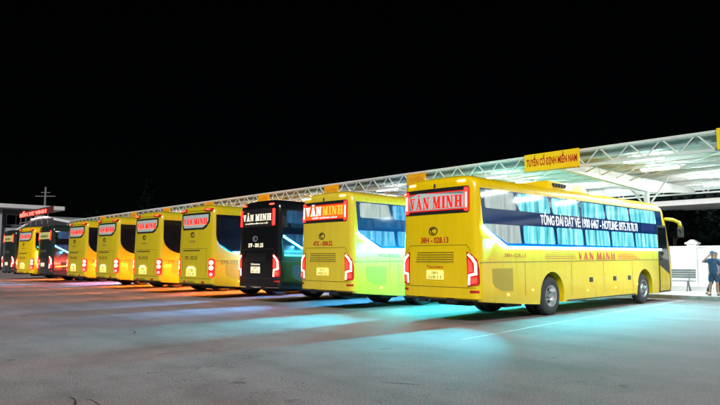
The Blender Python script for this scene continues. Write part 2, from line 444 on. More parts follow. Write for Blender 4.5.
def make_bus(X, Y, rot, style, paintm, label, **p):
    """X, Y: the rear right corner on the ground"""
    c, s = math.cos(rot), math.sin(rot)
    root = empty('coach', (X-1.25*c, Y-1.25*s, 0), rot, label=label, cat='bus', group='coaches parked in a row with their rears to the yard')
    me = BODY.copy(); me.materials.clear(); me.materials.append(paintm); me.materials.append(MATS['wheel_well'])
    b = bpy.data.objects.new('body', me); link(b, root)
    for y, d in ((AXR, True), (AXF, False)):
        for sd in (-1, 1): add_wheel(root, y, sd, d)
    # under the floor: axle, engine sump and tank
    u = bmesh.new(); rod(u, (-1.0, AXR, WR), (1.0, AXR, WR), .09, seg=10); bx(u, -.25, .25, AXR-.2, AXR+.2, .36, .66, bevel=.05); obj('rear_axle', u, M_SLOT, root)
    u = bmesh.new(); rod(u, (-.9, AXF, WR-.05), (.9, AXF, WR-.05), .06, seg=8); obj('front_axle', u, M_SLOT, root)
    u = bmesh.new(); bx(u, -.55, .5, .7, 2.3, .36, .6, bevel=.04); obj('engine_sump', u, M_SLOT, root)
    u = bmesh.new(); bx(u, .55, .95, 1.6, 2.4, .3, .55, bevel=.04); obj('air_tank', u, M_SLOT, root)
    u = bmesh.new(); rod(u, (.7, .5, .48), (.7, 1.6, .42), .05, seg=8); obj('exhaust_pipe', u, M_SLOT, root)
    ink = p.get('ink') or paint('red_lettering', (.45, .015, .01), .4)
    ink2 = p.get('ink2', ink)
    line = p.get('line') or paint('seam_yellow', (.10, .07, .008), .6)
    # ------------------------------------------------ rear
    if style == 1:
        q = -.06
        sign = patch('rear_sign', rrect(q-1.07, q+1.07, 2.7, 3.36, .07), S_rear, .012, M_BLK, root, depth=.02)
        patch('sign_panel', rrect(q-.96, q+.96, 2.8, 3.24, .03), S_rear, .018, p['signback'], sign, depth=.006)
        for sg in (-1, 1):
            patch('side_lamp', [(q+sg*a, z) for a, z in rrect(.93, 1.04, 2.74, 3.32, .03)], S_rear, .024, RED_HOT, sign, depth=.012, step=.05)
            patch('side_lamp_core', [(q+sg*a, z) for a, z in rrect(.965, 1.005, 2.83, 3.2, .015)], S_rear, .028, p.get('signcore', WHITE_HOT), sign, depth=.004, step=.05)
        if not p.get('dark'):
            for z_ in (2.795, 3.245): patch('sign_frame', rect(q-.92, q+.92, z_-.012, z_+.012), S_rear, .021, SIGNRED, sign, depth=.006)
        for k, (vf, m) in enumerate(p['signtext']): patch('sign_lettering', ([(x_+q, z_) for x_, z_ in vf[0]], vf[1]), S_rear, .026+.002*k, m, sign, depth=.008)
        for sg in (-1, 1):
            l = patch('roof_lamp', [(-.05+sg*.82+a, z) for a, z in rrect(-.12, .12, 3.47, 3.525, .026)], S_rear, .02, p.get('rooflamp', ROOF_HOT), root, depth=.03, step=.06, zstep=.02)
        if p.get('camera', True):
            cm = bmesh.new(); bmesh.ops.create_cone(cm, cap_ends=True, segments=3, radius1=.05, radius2=.03, depth=.08, matrix=Matrix.Translation((-.05, .03, 3.44)) @ Matrix.Rotation(PI/2, 4, 'Z'))
            obj('rear_camera', cm, M_BLK, root)
        emblem(root, -.1, 2.27, p.get('chrome', M_BLK))
        patch('number_lettering', fit(text2d(p['num'], .03), -.53, .39, 1.96, 2.11), S_rear, .006, ink, root)
        hat = patch('engine_hatch_seam', stroke([(-1.06, 1.72), (-.93, 1.9), (.93, 1.9), (1.04, 1.74)], .012), S_rear, .004, line, root)
        patch('bumper_seam', stroke([(-1.16, .86), (1.16, .86)], .014), S_rear, .004, line, root)
        g = patch('engine_grille', rrect(-.74, .58, 1.45, 1.76, .04), S_rear, .006, paintm, root, depth=.008)
        for k in range(5): patch('grille_slot', rect(-.7+.012*k, .55, 1.475+.058*k, 1.495+.058*k), S_rear, .0095, M_SLOT if p.get('dark') else paint('slot_olive', (.09, .06, .008), .6), g)
        if p.get('maker'): patch('maker_lettering', fit(text2d(p['maker'], .012), -.33, .22, 1.32, 1.4), S_rear, .006, ink, root)
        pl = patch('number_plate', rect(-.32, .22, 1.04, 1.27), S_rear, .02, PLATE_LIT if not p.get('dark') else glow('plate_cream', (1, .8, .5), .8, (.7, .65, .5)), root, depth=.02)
        a, bnum = p['num'].replace(' ', '').split('-')
        pk = paint('plate_ink', (.05, .03, .01), .5)
        patch('plate_digits', fit(text2d(a, .012), -.16, .06, 1.165, 1.245), S_rear, .024, pk, pl)
        patch('plate_digits', fit(text2d(bnum, .012), -.27, .17, 1.06, 1.14), S_rear, .024, pk, pl)
        for sg in (-1, 1):
            tail_lamp_type1(root, sg)
            patch('reflector', [(sg*a, z) for a, z in rrect(1.0, 1.24, .74, .8, .02)], S_rear, .01, LENS_RED, root, depth=.015, step=.05)
        for xx in (-.5, .42): bb = bmesh.new(); bx(bb, xx-.11, xx+.11, -.02, .16, .46, .6, bevel=.02); obj('tow_bracket', bb, M_BLK, root)
        patch('bumper_lip', rect(-1.2, 1.2, .53, .57), S_rear, .012, p.get('lip', M_BLK), root, depth=.02)
    else:
        sign = patch('rear_window', [(-.86, 2.7), (-.98, 2.9), (-1.0, 3.3), (-.96, 3.36), (.96, 3.36), (1.0, 3.3), (.98, 2.98), (.8, 2.78), (.62, 2.7)], S_rear, .012, M_BLK, root, depth=.02)
        pale = glow('window_pale', (.65, .85, .8), .12, (.33, .4, .38))
        patch('sign_panel', [(-.78, 2.77), (-.89, 2.92), (-.91, 3.28), (.91, 3.28), (.9, 3.02), (.72, 2.84), (.56, 2.77)], S_rear, .018, pale, sign, depth=.006)
        patch('sign_lettering', fit(SER, -.84, .84, 2.92, 3.14, (0, 1)), S_rear, .027, SIGNRED, sign, depth=.01)
        patch('sign_underline', rect(-.84, .84, 2.885, 2.91), S_rear, .025, glow('sign_orange', (1, .2, .08), .8), sign, depth=.006)  # orange line below the lettering
        for sg in (-1, 1):
            hd = patch('roof_lamp', [(sg*a, z) for a, z in [(.62, 3.44), (1.1, 3.4), (1.12, 3.5), (.68, 3.55)]], S_rear, .05, LENS_RED, root, depth=.06, step=.06, zstep=.025)
            patch('lamp_core', [(sg*a, z) for a, z in [(.7, 3.455), (1.0, 3.435), (1.0, 3.5), (.72, 3.515)]], S_rear, .056, ROOF_RED, hd, depth=.006, step=.06, zstep=.025)
        patch('roof_spoiler', rect(-.62, .62, 3.44, 3.5), S_rear, .02, paintm, root, depth=.03)
        emblem(root, -.12, 2.5, M_BLK)
        patch('maker_lettering', fit(text2d(p.get('maker', 'UNIVERSE'), .01), -.36, .1, 2.2, 2.27), S_rear, .006, paint('grey_lettering', (.2, .17, .1), .4), root)
        hr = patch('hatch_handle', rect(-.78, .42, 1.85, 1.9), S_rear, .004, paint('slot_olive', (.09, .06, .008), .6), root)
        patch('engine_hatch_seam', stroke([(-.86, 1.0), (-.86, 1.95), (.86, 1.95), (.86, 1.0)], .012), S_rear, .003, line, root)
        patch('number_lettering', fit(text2d(p['num'], .012), -.66, .26, 1.52, 1.66), S_rear, .006, paint('brown_lettering', (.10, .07, .01), .4), root)
        patch('bumper_seam', stroke([(-1.16, .78), (1.16, .78)], .016), S_rear, .004, line, root)
        pl = patch('number_plate', rect(-.5, .18, .86, 1.18), S_rear, .02, PLATE_LIT, root, depth=.02)
        a, bnum = p['num'].replace(' ', '').split('-')
        pk = paint('plate_ink', (.05, .03, .01), .5)
        patch('plate_digits', fit(text2d(a, .012), -.32, .0, 1.03, 1.14), S_rear, .024, pk, pl)
        patch('plate_digits', fit(text2d(bnum, .012), -.44, .12, .89, 1.0), S_rear, .024, pk, pl)
        patch('plate_lamp', rect(-.36, .04, 1.2, 1.23), S_rear, .03, glow('plate_lamp', (1, .9, .6), 6.), root, depth=.04)
        patch('bumper_lettering', fit(text2d('EXPRESS', .012), -.5, .1, .6, .67), S_rear, .006, paint('brown_lettering', (.1, .07, .01), .4), root)
        for sg in (-1, 1):
            tail_lamp_type2(root, sg)
            patch('reflector', [(sg*.66+.1*math.cos(k*PI/6), .64+.045*math.sin(k*PI/6)) for k in range(12)], S_rear, .012, LENS_RED, root, depth=.016)
        patch('bumper_lip', rect(-1.2, 1.2, .53, .57), S_rear, .012, M_BLK, root, depth=.02)
    # ------------------------------------------------ sides
    for sg, S in ((1, S_right), (-1, S_left)):
        if style == 1: band = [(.22, 3.3), (.3, 2.33), (1.26, 1.88), (11.25, 1.92), (11.6, 2.5), (11.42, 3.3)]
        else:
            band = [(.2, 3.26), (.2, 2.45)]+[(.2+1.0*(1-math.cos(R(a)))*1.0, 2.45-.68*math.sin(R(a))) for a in range(15, 91, 15)]+[(11.25, 1.8), (11.6, 2.5), (11.42, 3.26)]
        wb = patch('side_glazing', band, S, .004, p.get('glass', M_GLASS), root, depth=.006, step=0, zstep=.35)
        if style == 1:
            b0 = [.3, 1.78, 3.5, 5.2, 6.88, 8.66, 10.95]; b1 = [.36, 2.0, 3.74, 5.42, 7.18, 9.0, 11.1]
            for k in range(6):
                a, d = b0[k]+.07, b0[k+1]-.07
                sk = .06
                m = PANES[p['panes'][0 if k == 0 else 1]]
                patch('upper_window', [(a, 3.2), (a+.05, 3.265), (d-.08, 3.265), (d-.03, 3.22), (d+sk, 2.86), (d+sk-.05, 2.81), (a+(.12 if k else .06), 2.81), (a+(.06 if k else .02), 2.86)], S, .009, m, wb, depth=.005, step=0, zstep=0)
                a, d = b1[k]+.07, b1[k+1]-.07
                m = PANES[p['panes'][2 if k == 0 else 3]]
                lo = [(a, 2.39), (a+.04, 2.435), (d-.08, 2.435), (d-.04, 2.39), (d+.03, 2.02), (d-.01, 1.96), (a+.07, 1.96), (a+.03, 2.02)] if k else [(.36, 2.42), (d-.04, 2.42), (d+.03, 1.96), (1.3, 1.95), (.38, 2.34)]
                patch('lower_window', lo, S, .009, m, wb, depth=.005, step=0, zstep=0)
            if p.get('led'):
                patch('led_strip', stroke([(.27, 2.36), (.27, 2.32), (1.24, 1.845), (11.2, 1.885)], p.get('ledw', .05)), S, .042, p['led'] if sg > 0 else p.get('ledleft', p['led']), root, depth=.038, step=.5, zstep=.1)
        else:
            for k, y in enumerate((2.1, 3.9, 5.7, 7.5, 9.3)):
                patch('window_pillar', rect(y, y+.06, 1.86, 3.2), S, .008, M_SLOT, wb, step=0, zstep=0)
            if p.get('led') and sg == 1:
                patch('led_strip', stroke([(.22, 2.02), (1.1, 1.5)], .06), S, .042, p['led'] if sg > 0 else p.get('ledleft', p['led']), root, depth=.038, step=.5, zstep=.1)
        if p.get('led2') and (sg == 1 or not p.get('led2left')):
            patch('led_strip', stroke(p.get('led2line', [(.3, 1.68), (9.0, 1.5)]), .045), S, .016, p['led2'], root, depth=.012, step=.5, zstep=.1)
        if sg == -1 and p.get('led2left'):
            patch('led_strip', stroke([(.4, 1.2), (11, 1.2)], .05), S, .042, p['led2left'], root, depth=.038, step=.5, zstep=.1)
        if p.get('led') and not (style == 2):
            m_ = p['led'] if sg > 0 else p.get('ledleft', p['led']); added_strip_lamps(root, sg, 1.86, m_)
        elif sg == -1 and p.get('led2left'): added_strip_lamps(root, sg, 1.22, p['led2left'])
        seams = [[(.12, 1.47), (11.3, 1.52)], [(2.1, .62), (2.1, 1.47)], [(4.55, .5), (4.55, 1.47)], [(6.6, .5), (6.6, 1.5)], [(8.7, .5), (8.7, 1.5)]]
        v, f = [], []
        for q in seams:
            a, b_ = stroke(q, .018); f += [tuple(i+len(v) for i in t) for t in b_]; v += a
        patch('panel_seams', (v, f), S, .003, line, root, step=0, zstep=.3)
        patch('engine_flap', [(.62, 1.32), (1.52, 1.32), (1.52, .74), (1.0, .76), (.72, .88), (.64, .98)], S, .006, p.get('flap', paint('flap_yellow', (.42, .31, .012), .5)), root, depth=.008, step=0, zstep=.3)
        for y, z in ((1.3, .66), (2.45, .74), (5.5, .62), (7.4, .64), (9.05, .7)):
            patch('marker_lamp', rrect(y-.035, y+.035, z-.02, z+.02, .015), S, .012, MARK, root, depth=.01, step=0, zstep=0)
        for y in (5.75, 7.35, 8.7-.25):
            patch('door_latch', rrect(y-.11, y+.11, .86, 1.0, .02), S, .01, M_BLK, root, depth=.01, step=0, zstep=0)
        patch('skirt_trim', rect(4.3, 8.95, .35, .39), S, .008, M_BLK, root, depth=.01, step=0, zstep=0)
    # right side graphics
    if style == 1:
        patch('number_lettering', fit(text2d(p['num'].replace(' ', ''), .012), 1.15, 2.15, 1.6, 1.71), S_right, .005, ink2, root, step=0, zstep=0)
    else:
        patch('number_lettering', fit(text2d(p['num'].replace(' ', ''), .012), .42, 1.5, 1.33, 1.46), S_right, .005, paint('brown_lettering', (.1, .07, .01), .4), root, step=0, zstep=0)
    if p.get('graphics'):
        for k in range(4):
            patch('side_stripe', rect(3.1-.0*k, 4.85-.02*k, 1.56+.055*k, 1.575+.055*k), S_right, .005, ink, root, step=0, zstep=0)
            patch('side_stripe', rect(7.6+.04*k, 9.25-.12*k, 1.55+.06*k, 1.585+.06*k), S_right, .005, paint('orange_stripe', (.7, .2, .01), .4), root, step=0, zstep=0)
        patch('side_lettering', fit(SER, 4.95, 7.45, 1.53, 1.78, (0, 1)), S_right, .006, paint('side_red', (.55, .05, .025), .4), root, step=0, zstep=0)
        patch('phone_lettering', fit(text2d('TỔNG ĐÀI ĐẶT VÉ: 1900 6467 - HOTLINE: 0975.78.78.78', .018), 2.95, 9.3, 2.5, 2.77, (0, .72)), S_right, .012, glow('white_lettering', (.85, .92, 1), .55, (.8, .8, .8)), root, step=0, zstep=0)
        patch('name_board', rect(9.6, 10.8, 2.52, 2.76), S_right, .008, paint('blue_board', (.01, .03, .14), .2), root, step=0, zstep=0)
    # door, windscreen, mirror
    dr = patch('door', [(10.98, .34), (12.02, .34), (11.98, 1.3), (11.8, 2.78), (10.98, 2.78)], S_right, .01, M_BLK, root, depth=.02, step=0, zstep=.3)
    patch('door_glass', [(11.05, 1.5), (11.86, 1.5), (11.74, 2.7), (11.05, 2.7)], S_right, .014, p.get('doorglass', M_GLASS), dr, step=0, zstep=.3)
    patch('door_panel', [(11.05, .4), (11.95, .4), (11.92, .98), (11.05, 1.32)], S_right, .016, paintm, dr, step=0, zstep=.3)
    patch('windscreen', rrect(-1.42, 1.42, 1.35, 3.2, .1), S_front, .006, M_GLASS, root, depth=.01, step=.1, zstep=.15)
    mm = bmesh.new(); tube(mm, [(1.12, 12.0, 3.05), (1.3, 12.35, 3.03), (1.42, 12.65, 2.93), (1.45, 12.72, 2.78)], .065)
    mr = obj('mirror_arm', mm, paintm, root, smooth=True)
    mm = bmesh.new(); bx(mm, 1.33, 1.55, 12.66, 12.78, 2.36, 2.78, bevel=.04)
    obj('mirror_head', mm, M_BLK, mr)
    mm = bmesh.new(); bx(mm, 1.355, 1.525, 12.648, 12.658, 2.4, 2.74); obj('mirror_glass', mm, M_CHROME, mr)
    # roof unit
    ac = bmesh.new(); bx(ac, -.85, .85, 4.0, 6.7, 3.5, 3.88, bevel=.09)
    for v in ac.verts:
        if v.co.z > 3.75: v.co.y = 5.35+(v.co.y-5.35)*.86; v.co.x *= .94
    acu = obj('roof_air_conditioner', ac, paintm, root, smooth=30)
    gv = bmesh.new()
    for sx in (-1, 1):
        for k in range(5): bx(gv, sx*.82-.05, sx*.82+.05, 4.4+.16*k, 4.5+.16*k, 3.7, 3.8)
    obj('air_grille', gv, M_SLOT, acu)
    return root

YEL_A = paint('coach_yellow', (.82, .575, .004), .28, coat=.5, dirt=.07, scale=1.)
YEL_B = paint('coach_lemon', (.70, .54, .035), .28, coat=.5, dirt=.07, scale=1.)
YEL_O = paint('coach_old_yellow', (.56, .45, .012), .32, coat=.4, dirt=.09, scale=1.)
BLACKP = paint('coach_black', (.005, .006, .007), .22, coat=.4)
GREENP = paint('coach_dark_green', (.014, .026, .022), .2, coat=.5)
LINEB = paint('seam_black', (.03, .03, .03), .6)
CREAM = glow('cream_lettering', (1, .88, .6), .8, (.8, .75, .6))
SIGNRED = glow('sign_red', (1, .02, .01), .75, (.6, .01, .01))
SIGNBACK = glow('sign_back', (.5, .8, .78), .12, (.14, .16, .16))

make_bus(-8.65, 11.85, 0, 1, YEL_A, 'bright yellow coach with cyan curtains and a phone number along its side',
    num='38H - 028.13', maker='Tracomeco', signback=SIGNBACK, signtext=[(fat(fit(SER, -.88, .88, 2.84, 3.15, (0, 1)), .018), glow('sign_outline', (.8, 1, .95), .2, (.36, .42, .41))), (fit(SER, -.88, .88, 2.84, 3.15, (0, 1)), SIGNRED)],
    panes=('white', 'cyan', 'white', 'cyan'), glass=paint('blue_glass', (.006, .035, .13), .06, coat=.5), led=LED_CYAN, graphics=True)
white_t = glow('sign_white', (1, .95, .9), 1.6, (.8, .8, .8)); org = glow('sign_orange_back', (1, .12, .008), .55, (.5, .1, .01))
make_bus(-13.35, 12.05, R(1.5), 1, YEL_B, 'lemon yellow coach with an orange rear sign beside the black coach',
    num='47G - 008.52', signback=org, signtext=[(fit(serif2d('VĂN'), -.9, -.08, 2.92, 3.2, (0, 1)), white_t), (fit(serif2d('MINH'), -.02, .9, 2.92, 3.2, (0, 1)), glow('sign_amber', (1, .36, .03), 1.1)), (fit(text2d('CHẤT LƯỢNG CAO', .02), -.55, .65, 2.8, 2.9), glow('sign_grey', (.6, .75, .78), .8))],
    panes=('white', 'blue', 'blue', 'blue'), glass=paint('blue_glass', (.006, .035, .13), .06, coat=.5), led=LED_CYAN, ledleft=LED_SOFT, ink2=paint('brown_lettering', (.1, .07, .01), .4))
make_bus(-17.2, 12.1, R(2.5), 1, BLACKP, 'black coach with cream rear lettering and a red light bar either side of it',
    num='37F - 001.55', signback=M_BLK, signtext=[(fit(SER, -.86, .86, 2.92, 3.16, (0, 1)), CREAM), (fit(text2d('XE GIƯỜNG NẰM CAO CẤP', .014), -.7, .7, 2.80, 2.87), CREAM)],
    signcore=RED_HOT, rooflamp=ROOF_RED, ink=CREAM, line=LINEB, dark=True, chrome=paint('emblem_grey', (.25, .25, .26), .5), lip=M_CHROME, flap=LINEB, camera=False,
    panes=('dim', 'dim', 'dim', 'dim'), led=LED_BLUE, led2=LED_GREEN, led2left=LED_RED, maker='Universe')
for X, Y, rot, num, lab, l2 in (
    (-20.7, 11.5, 4.5, '37B - 022.30', 'old yellow coach parked directly beside the black coach with cream lettering', LED_ORANGE),
    (-25.3, 11.5, 4.5, '37B - 019.34', 'second old yellow coach left of the black one, lit orange along its side', LED_ORANGE),
    (-30.05, 11.45, 4.5, '37B - 021.42', 'third old yellow coach left of the black one, its dark grille slot above the plate', LED_ORANGE),
    (-34.3, 11.35, 4.5, '37B - 017.88', 'yellow coach at the end of the four, beside the dark green coach', LED_RED)):
    make_bus(X, Y, R(rot), 2, YEL_O, lab, num=num, led2left=l2)
make_bus(-41.2, 11.6, R(4.5), 1, GREENP, 'dark green coach with a blue and an orange light strip on its side',
    num='37B - 016.27', signback=glow('window_olive', (.7, .75, .25), .35, (.3, .3, .1)), signtext=[(fit(text2d('XE KHÁCH', .014), -.6, .6, 2.9, 3.1), M_BLK)],
    signcore=M_BLK, rooflamp=M_BLK, ink=paint('grey_lettering', (.2, .17, .1), .4), line=LINEB, dark=True, chrome=M_CHROME, flap=LINEB, camera=False,
    panes=('dim', 'dim', 'dim', 'dim'), led=LED_BLUE, led2=glow('led_amber', (1, .25, .02), 9.), led2line=[(.3, 1.02), (3, 1.2), (9, 1.2)], led2left=LED_RED)
make_bus(-43.9, 11.2, R(8), 2, YEL_A, 'yellow coach squeezed between the two dark green coaches at the far end', num='37B - 011.05', led2left=LED_ORANGE)
make_bus(-49.6, 11.4, R(5), 1, GREENP, 'dark green coach at the very far end of the row, nearest the white building',
    num='37B - 010.12', signback=glow('window_olive', (.7, .75, .25), .35, (.3, .3, .1)), signtext=[(fit(text2d('XE KHÁCH', .014), -.6, .6, 2.9, 3.1), M_BLK)],
    signcore=M_BLK, rooflamp=M_BLK, ink=paint('grey_lettering', (.2, .17, .1), .4), line=LINEB, dark=True, chrome=M_CHROME, flap=LINEB, camera=False,
    panes=('dim', 'dim', 'dim', 'dim'), led2=glow('led_amber', (1, .25, .02), 9.), led2line=[(.3, 1.0), (9, 1.1)])

# ------------------------------------------------------------------ ground
def ground_mat():
    m, nt, b = node_mat('yard_asphalt')
    tc = nt.nodes.new('ShaderNodeTexCoord'); L = nt.links.new
    def noise(scale, detail=6, rough=.6):
        n = nt.nodes.new('ShaderNodeTexNoise'); n.inputs['Scale'].default_value = scale; n.inputs['Detail'].default_value = detail; n.inputs['Roughness'].default_value = rough
        L(tc.outputs['Object'], n.inputs['Vector']); return n
    def ramp(src, *st):
        r = nt.nodes.new('ShaderNodeValToRGB'); e = r.color_ramp.elements
        e[0].position, e[1].position = st[0][0], st[-1][0]
        e[0].color, e[1].color = (*[st[0][1]]*3, 1), (*[st[-1][1]]*3, 1)
        for q, v in st[1:-1]: k = e.new(q); k.color = (v, v, v, 1)
        L(src, r.inputs['Fac']); return r
    def mul(a, c):
        x = nt.nodes.new('ShaderNodeMix'); x.data_type = 'RGBA'; x.blend_type = 'MULTIPLY'; x.inputs['Factor'].default_value = 1
        L(a, x.inputs['A']); L(c, x.inputs['B']); return x.outputs['Result']
    big = ramp(noise(.09, 5, .55).outputs['Fac'], (.3, .66), (.5, .95), (.7, 1.18))
    mid = ramp(noise(.9, 8, .7).outputs['Fac'], (.3, .66), (.52, 1.), (.75, 1.2))
    fine = ramp(noise(38, 3, .7).outputs['Fac'], (.3, .5), (.5, 1.), (.72, 1.6))
    spots = ramp(noise(2.3, 3, .5).outputs['Fac'], (.25, .45), (.31, 1.), (1, 1))
    vo = nt.nodes.new('ShaderNodeTexVoronoi'); vo.feature = 'DISTANCE_TO_EDGE'; vo.inputs['Scale'].default_value = .11
    nw = noise(.6, 5); mx = nt.nodes.new('ShaderNodeMix'); mx.data_type = 'RGBA'; mx.inputs['Factor'].default_value = .16
    sub = nt.nodes.new('ShaderNodeVectorMath'); sub.operation = 'SCALE'; sub.inputs['Scale'].default_value = 9.
    L(nw.outputs['Color'], sub.inputs[0])
    add = nt.nodes.new('ShaderNodeVectorMath'); add.operation = 'ADD'; L(tc.outputs['Object'], add.inputs[0]); L(sub.outputs[0], add.inputs[1])
    L(add.outputs[0], vo.inputs['Vector'])
    crack = ramp(vo.outputs['Distance'], (0, .45), (.0012, .8), (.0025, 1.))
    # tyre-worn streaks that run along the lane behind the coaches
    mp = nt.nodes.new('ShaderNodeMapping'); mp.inputs['Scale'].default_value = (.05, .9, 1); mp.inputs['Rotation'].default_value = (0, 0, R(8)); L(tc.outputs['Object'], mp.inputs['Vector'])
    st = nt.nodes.new('ShaderNodeTexNoise'); st.inputs['Scale'].default_value = 1.; st.inputs['Detail'].default_value = 4; L(mp.outputs[0], st.inputs['Vector'])
    streak = ramp(st.outputs['Fac'], (.32, .8), (.55, 1.), (.8, 1.08))
    rgb = nt.nodes.new('ShaderNodeRGB'); rgb.outputs[0].default_value = (.295, .258, .258, 1)
    c = rgb.outputs[0]
    # floodlight falloff painted into the colour: darker towards the coaches, with a noisy edge
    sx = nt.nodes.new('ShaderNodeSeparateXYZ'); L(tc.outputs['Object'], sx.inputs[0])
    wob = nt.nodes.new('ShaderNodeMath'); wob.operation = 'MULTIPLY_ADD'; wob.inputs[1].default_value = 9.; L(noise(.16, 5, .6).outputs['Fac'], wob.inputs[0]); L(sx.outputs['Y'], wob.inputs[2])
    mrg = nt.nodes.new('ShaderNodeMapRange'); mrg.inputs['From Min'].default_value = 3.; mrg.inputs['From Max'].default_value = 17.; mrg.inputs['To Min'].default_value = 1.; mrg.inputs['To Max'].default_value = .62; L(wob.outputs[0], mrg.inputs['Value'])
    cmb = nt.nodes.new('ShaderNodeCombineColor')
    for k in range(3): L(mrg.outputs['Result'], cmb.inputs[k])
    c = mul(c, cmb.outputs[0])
    for q in (big, mid, fine, spots, crack, streak): c = mul(c, q.outputs['Color'])
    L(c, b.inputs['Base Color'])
    rr = nt.nodes.new('ShaderNodeMapRange'); rr.inputs['To Min'].default_value = .42; rr.inputs['To Max'].default_value = .72
    L(mid.outputs['Color'], rr.inputs['Value']); L(rr.outputs['Result'], b.inputs['Roughness'])
    bp = nt.nodes.new('ShaderNodeBump'); bp.inputs['Strength'].default_value = .35; bp.inputs['Distance'].default_value = .012
    L(noise(45, 4, .7).outputs['Fac'], bp.inputs['Height']); L(bp.outputs['Normal'], b.inputs['Normal'])
    return m
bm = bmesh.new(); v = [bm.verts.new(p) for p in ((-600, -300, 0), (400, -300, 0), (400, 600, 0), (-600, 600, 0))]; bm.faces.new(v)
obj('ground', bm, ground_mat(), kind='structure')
# worn stall lines
bm = bmesh.new()
for X in (-7.55,):
    y = 9.5 if X > -8 else 10.5
    while y < 24.2:
        L_ = random.uniform(.8, 2.2); bmesh.ops.create_grid(bm, x_segments=1, y_segments=1, size=.5, matrix=Matrix.Translation((X-.075*(y-11.9), y+L_/2, .004)) @ Matrix.Rotation(R(4.3), 4, 'Z') @ Matrix.Diagonal((.07, L_, 1, 1))); y += L_+random.choice((0, 0, .05, .12))
obj('stall_lines', bm, paint('worn_line', (.55, .55, .55), .7, dirt=.5, scale=6), kind='structure')
bm = bmesh.new(); rnd = random.Random(5)
for (x, y, a, n) in ((-6.0, 1.9, 2.5, 14), (-6.6, 2.4, 2.9, 6), (-4.9, 2.3, 2.7, 4), (-9.5, 4.2, 2.2, 7), (-3.2, 4.4, 2.0, 6), (-12.5, 5.2, 2.8, 9), (-5.6, 5.5, .4, 5)):
    p = Vector((x, y, .004)); prev = None
    for k in range(n+1):
        w_ = .015*rnd.uniform(.3, 1.)*(1 if 0 < k < n else .1); nr = Vector((-math.sin(a), math.cos(a), 0))
        cur = (bm.verts.new(p+nr*w_), bm.verts.new(p-nr*w_))
        if prev: bm.faces.new((prev[0], prev[1], cur[1], cur[0]))
        prev = cur; a += rnd.uniform(-.3, .3); p = p+Vector((math.cos(a), math.sin(a), 0))*rnd.uniform(.06, .16)
obj('ground_cracks', bm, paint('crack_dark', (.03, .028, .027), .9), kind='structure')
# raised platform in front of the coaches
bm = bmesh.new(); bx(bm, -120, 40, 25.05, 60, -.2, .15)
obj('platform_pavement', bm, paint('platform_concrete', (.6, .59, .56), .7, dirt=.15, scale=1.5), kind='structure')
bm = bmesh.new()
x = -60.
while x < 20: bx(bm, x+.005, x+.995, 24.85, 25.047, -.1, .156, bevel=.015); x += 1.
obj('kerb', bm, paint('kerb_concrete', (.4, .4, .39), .75, dirt=.25, scale=5), kind='structure')

# ------------------------------------------------------------------ platform canopy
C0, C1 = -59.5, 13.
BX = [-4.3-5.72*k for k in range(10)]
STEEL = paint('white_steel', (.62, .62, .58), .45, dirt=.1, scale=4)
GUT = paint('gutter_sheet', (.34, .42, .41), .45, dirt=.15, scale=3)
def roof_mat():
    m, nt, b = node_mat('roof_sheet'); L = nt.links.new
    tc = nt.nodes.new('ShaderNodeTexCoord')
    w = nt.nodes.new('ShaderNodeTexWave'); w.bands_direction = 'X'; w.inputs['Scale'].default_value = 1.6; w.inputs['Distortion'].default_value = 0
    L(tc.outputs['Object'], w.inputs['Vector'])
    bp = nt.nodes.new('ShaderNodeBump'); bp.inputs['Strength'].default_value = .3; bp.inputs['Distance'].default_value = .02
    L(w.outputs['Fac'], bp.inputs['Height']); L(bp.outputs['Normal'], b.inputs['Normal'])
    n = nt.nodes.new('ShaderNodeTexNoise'); n.inputs['Scale'].default_value = .8; n.inputs['Detail'].default_value = 5; L(tc.outputs['Object'], n.inputs['Vector'])
    r = nt.nodes.new('ShaderNodeValToRGB'); r.color_ramp.elements[0].color = (.32, .28, .18, 1); r.color_ramp.elements[1].color = (.42, .37, .245, 1)
    r.color_ramp.elements[0].position = .35; r.color_ramp.elements[1].position = .65
    L(n.outputs['Fac'], r.inputs['Fac']); L(r.outputs['Color'], b.inputs['Base Color']); b.inputs['Roughness'].default_value = .5
    return m
can = empty('platform_canopy', ((C0+C1)/2, 24.5, 0), label='long white steel canopy over the fronts of the coaches', cat='canopy')
cx = (C0+C1)/2
def cobj(name, bm, m, **kw):
    o = obj(name, bm, m, can, **kw); o.location = (-cx, -24.5, 0); return o
bm = bmesh.new()
ZR = lambda y: 5.06+.008*abs(y-24.5)*0+.0*(y)
bx(bm, C0, C1, 18.25, 31.0, 5.0, 5.06)
cobj('roof', bm, roof_mat())
def truss(y, z0, z1, pitch):
    bm = bmesh.new()
    bar(bm, (C0, y, z1), (C1, y, z1), .075, .075); bar(bm, (C0, y, z0), (C1, y, z0), .075, .075)
    x = C0; up = True
    while x < C1-pitch/2:
        rod(bm, (x, y, z0 if up else z1), (x+pitch, y, z1 if up else z0), .022, seg=6); x += pitch; up = not up
    return bm
cobj('front_truss', truss(18.0, 4.5, 5.0, .46), STEEL)
bm = bmesh.new(); bx(bm, C0, C1, 18.14, 18.2, 4.74, 5.0); bx(bm, C0, C1, 18.2, 18.44, 4.74, 4.78); cobj('gutter', bm, GUT)
cobj('rear_truss', truss(31.1, 4.66, 5.06, .5), STEEL)
bm = bmesh.new(); bx(bm, C0, C1, 30.9, 30.96, 4.76, 5.0); cobj('rear_fascia', bm, paint('fascia_pale', (.6, .62, .6), .5))
for y in [18.9+1.2*k for k in range(10)]:
    bm = bmesh.new(); bx(bm, C0, C1, y-.035, y+.035, 4.86, 4.997); cobj('purlin', bm, STEEL)
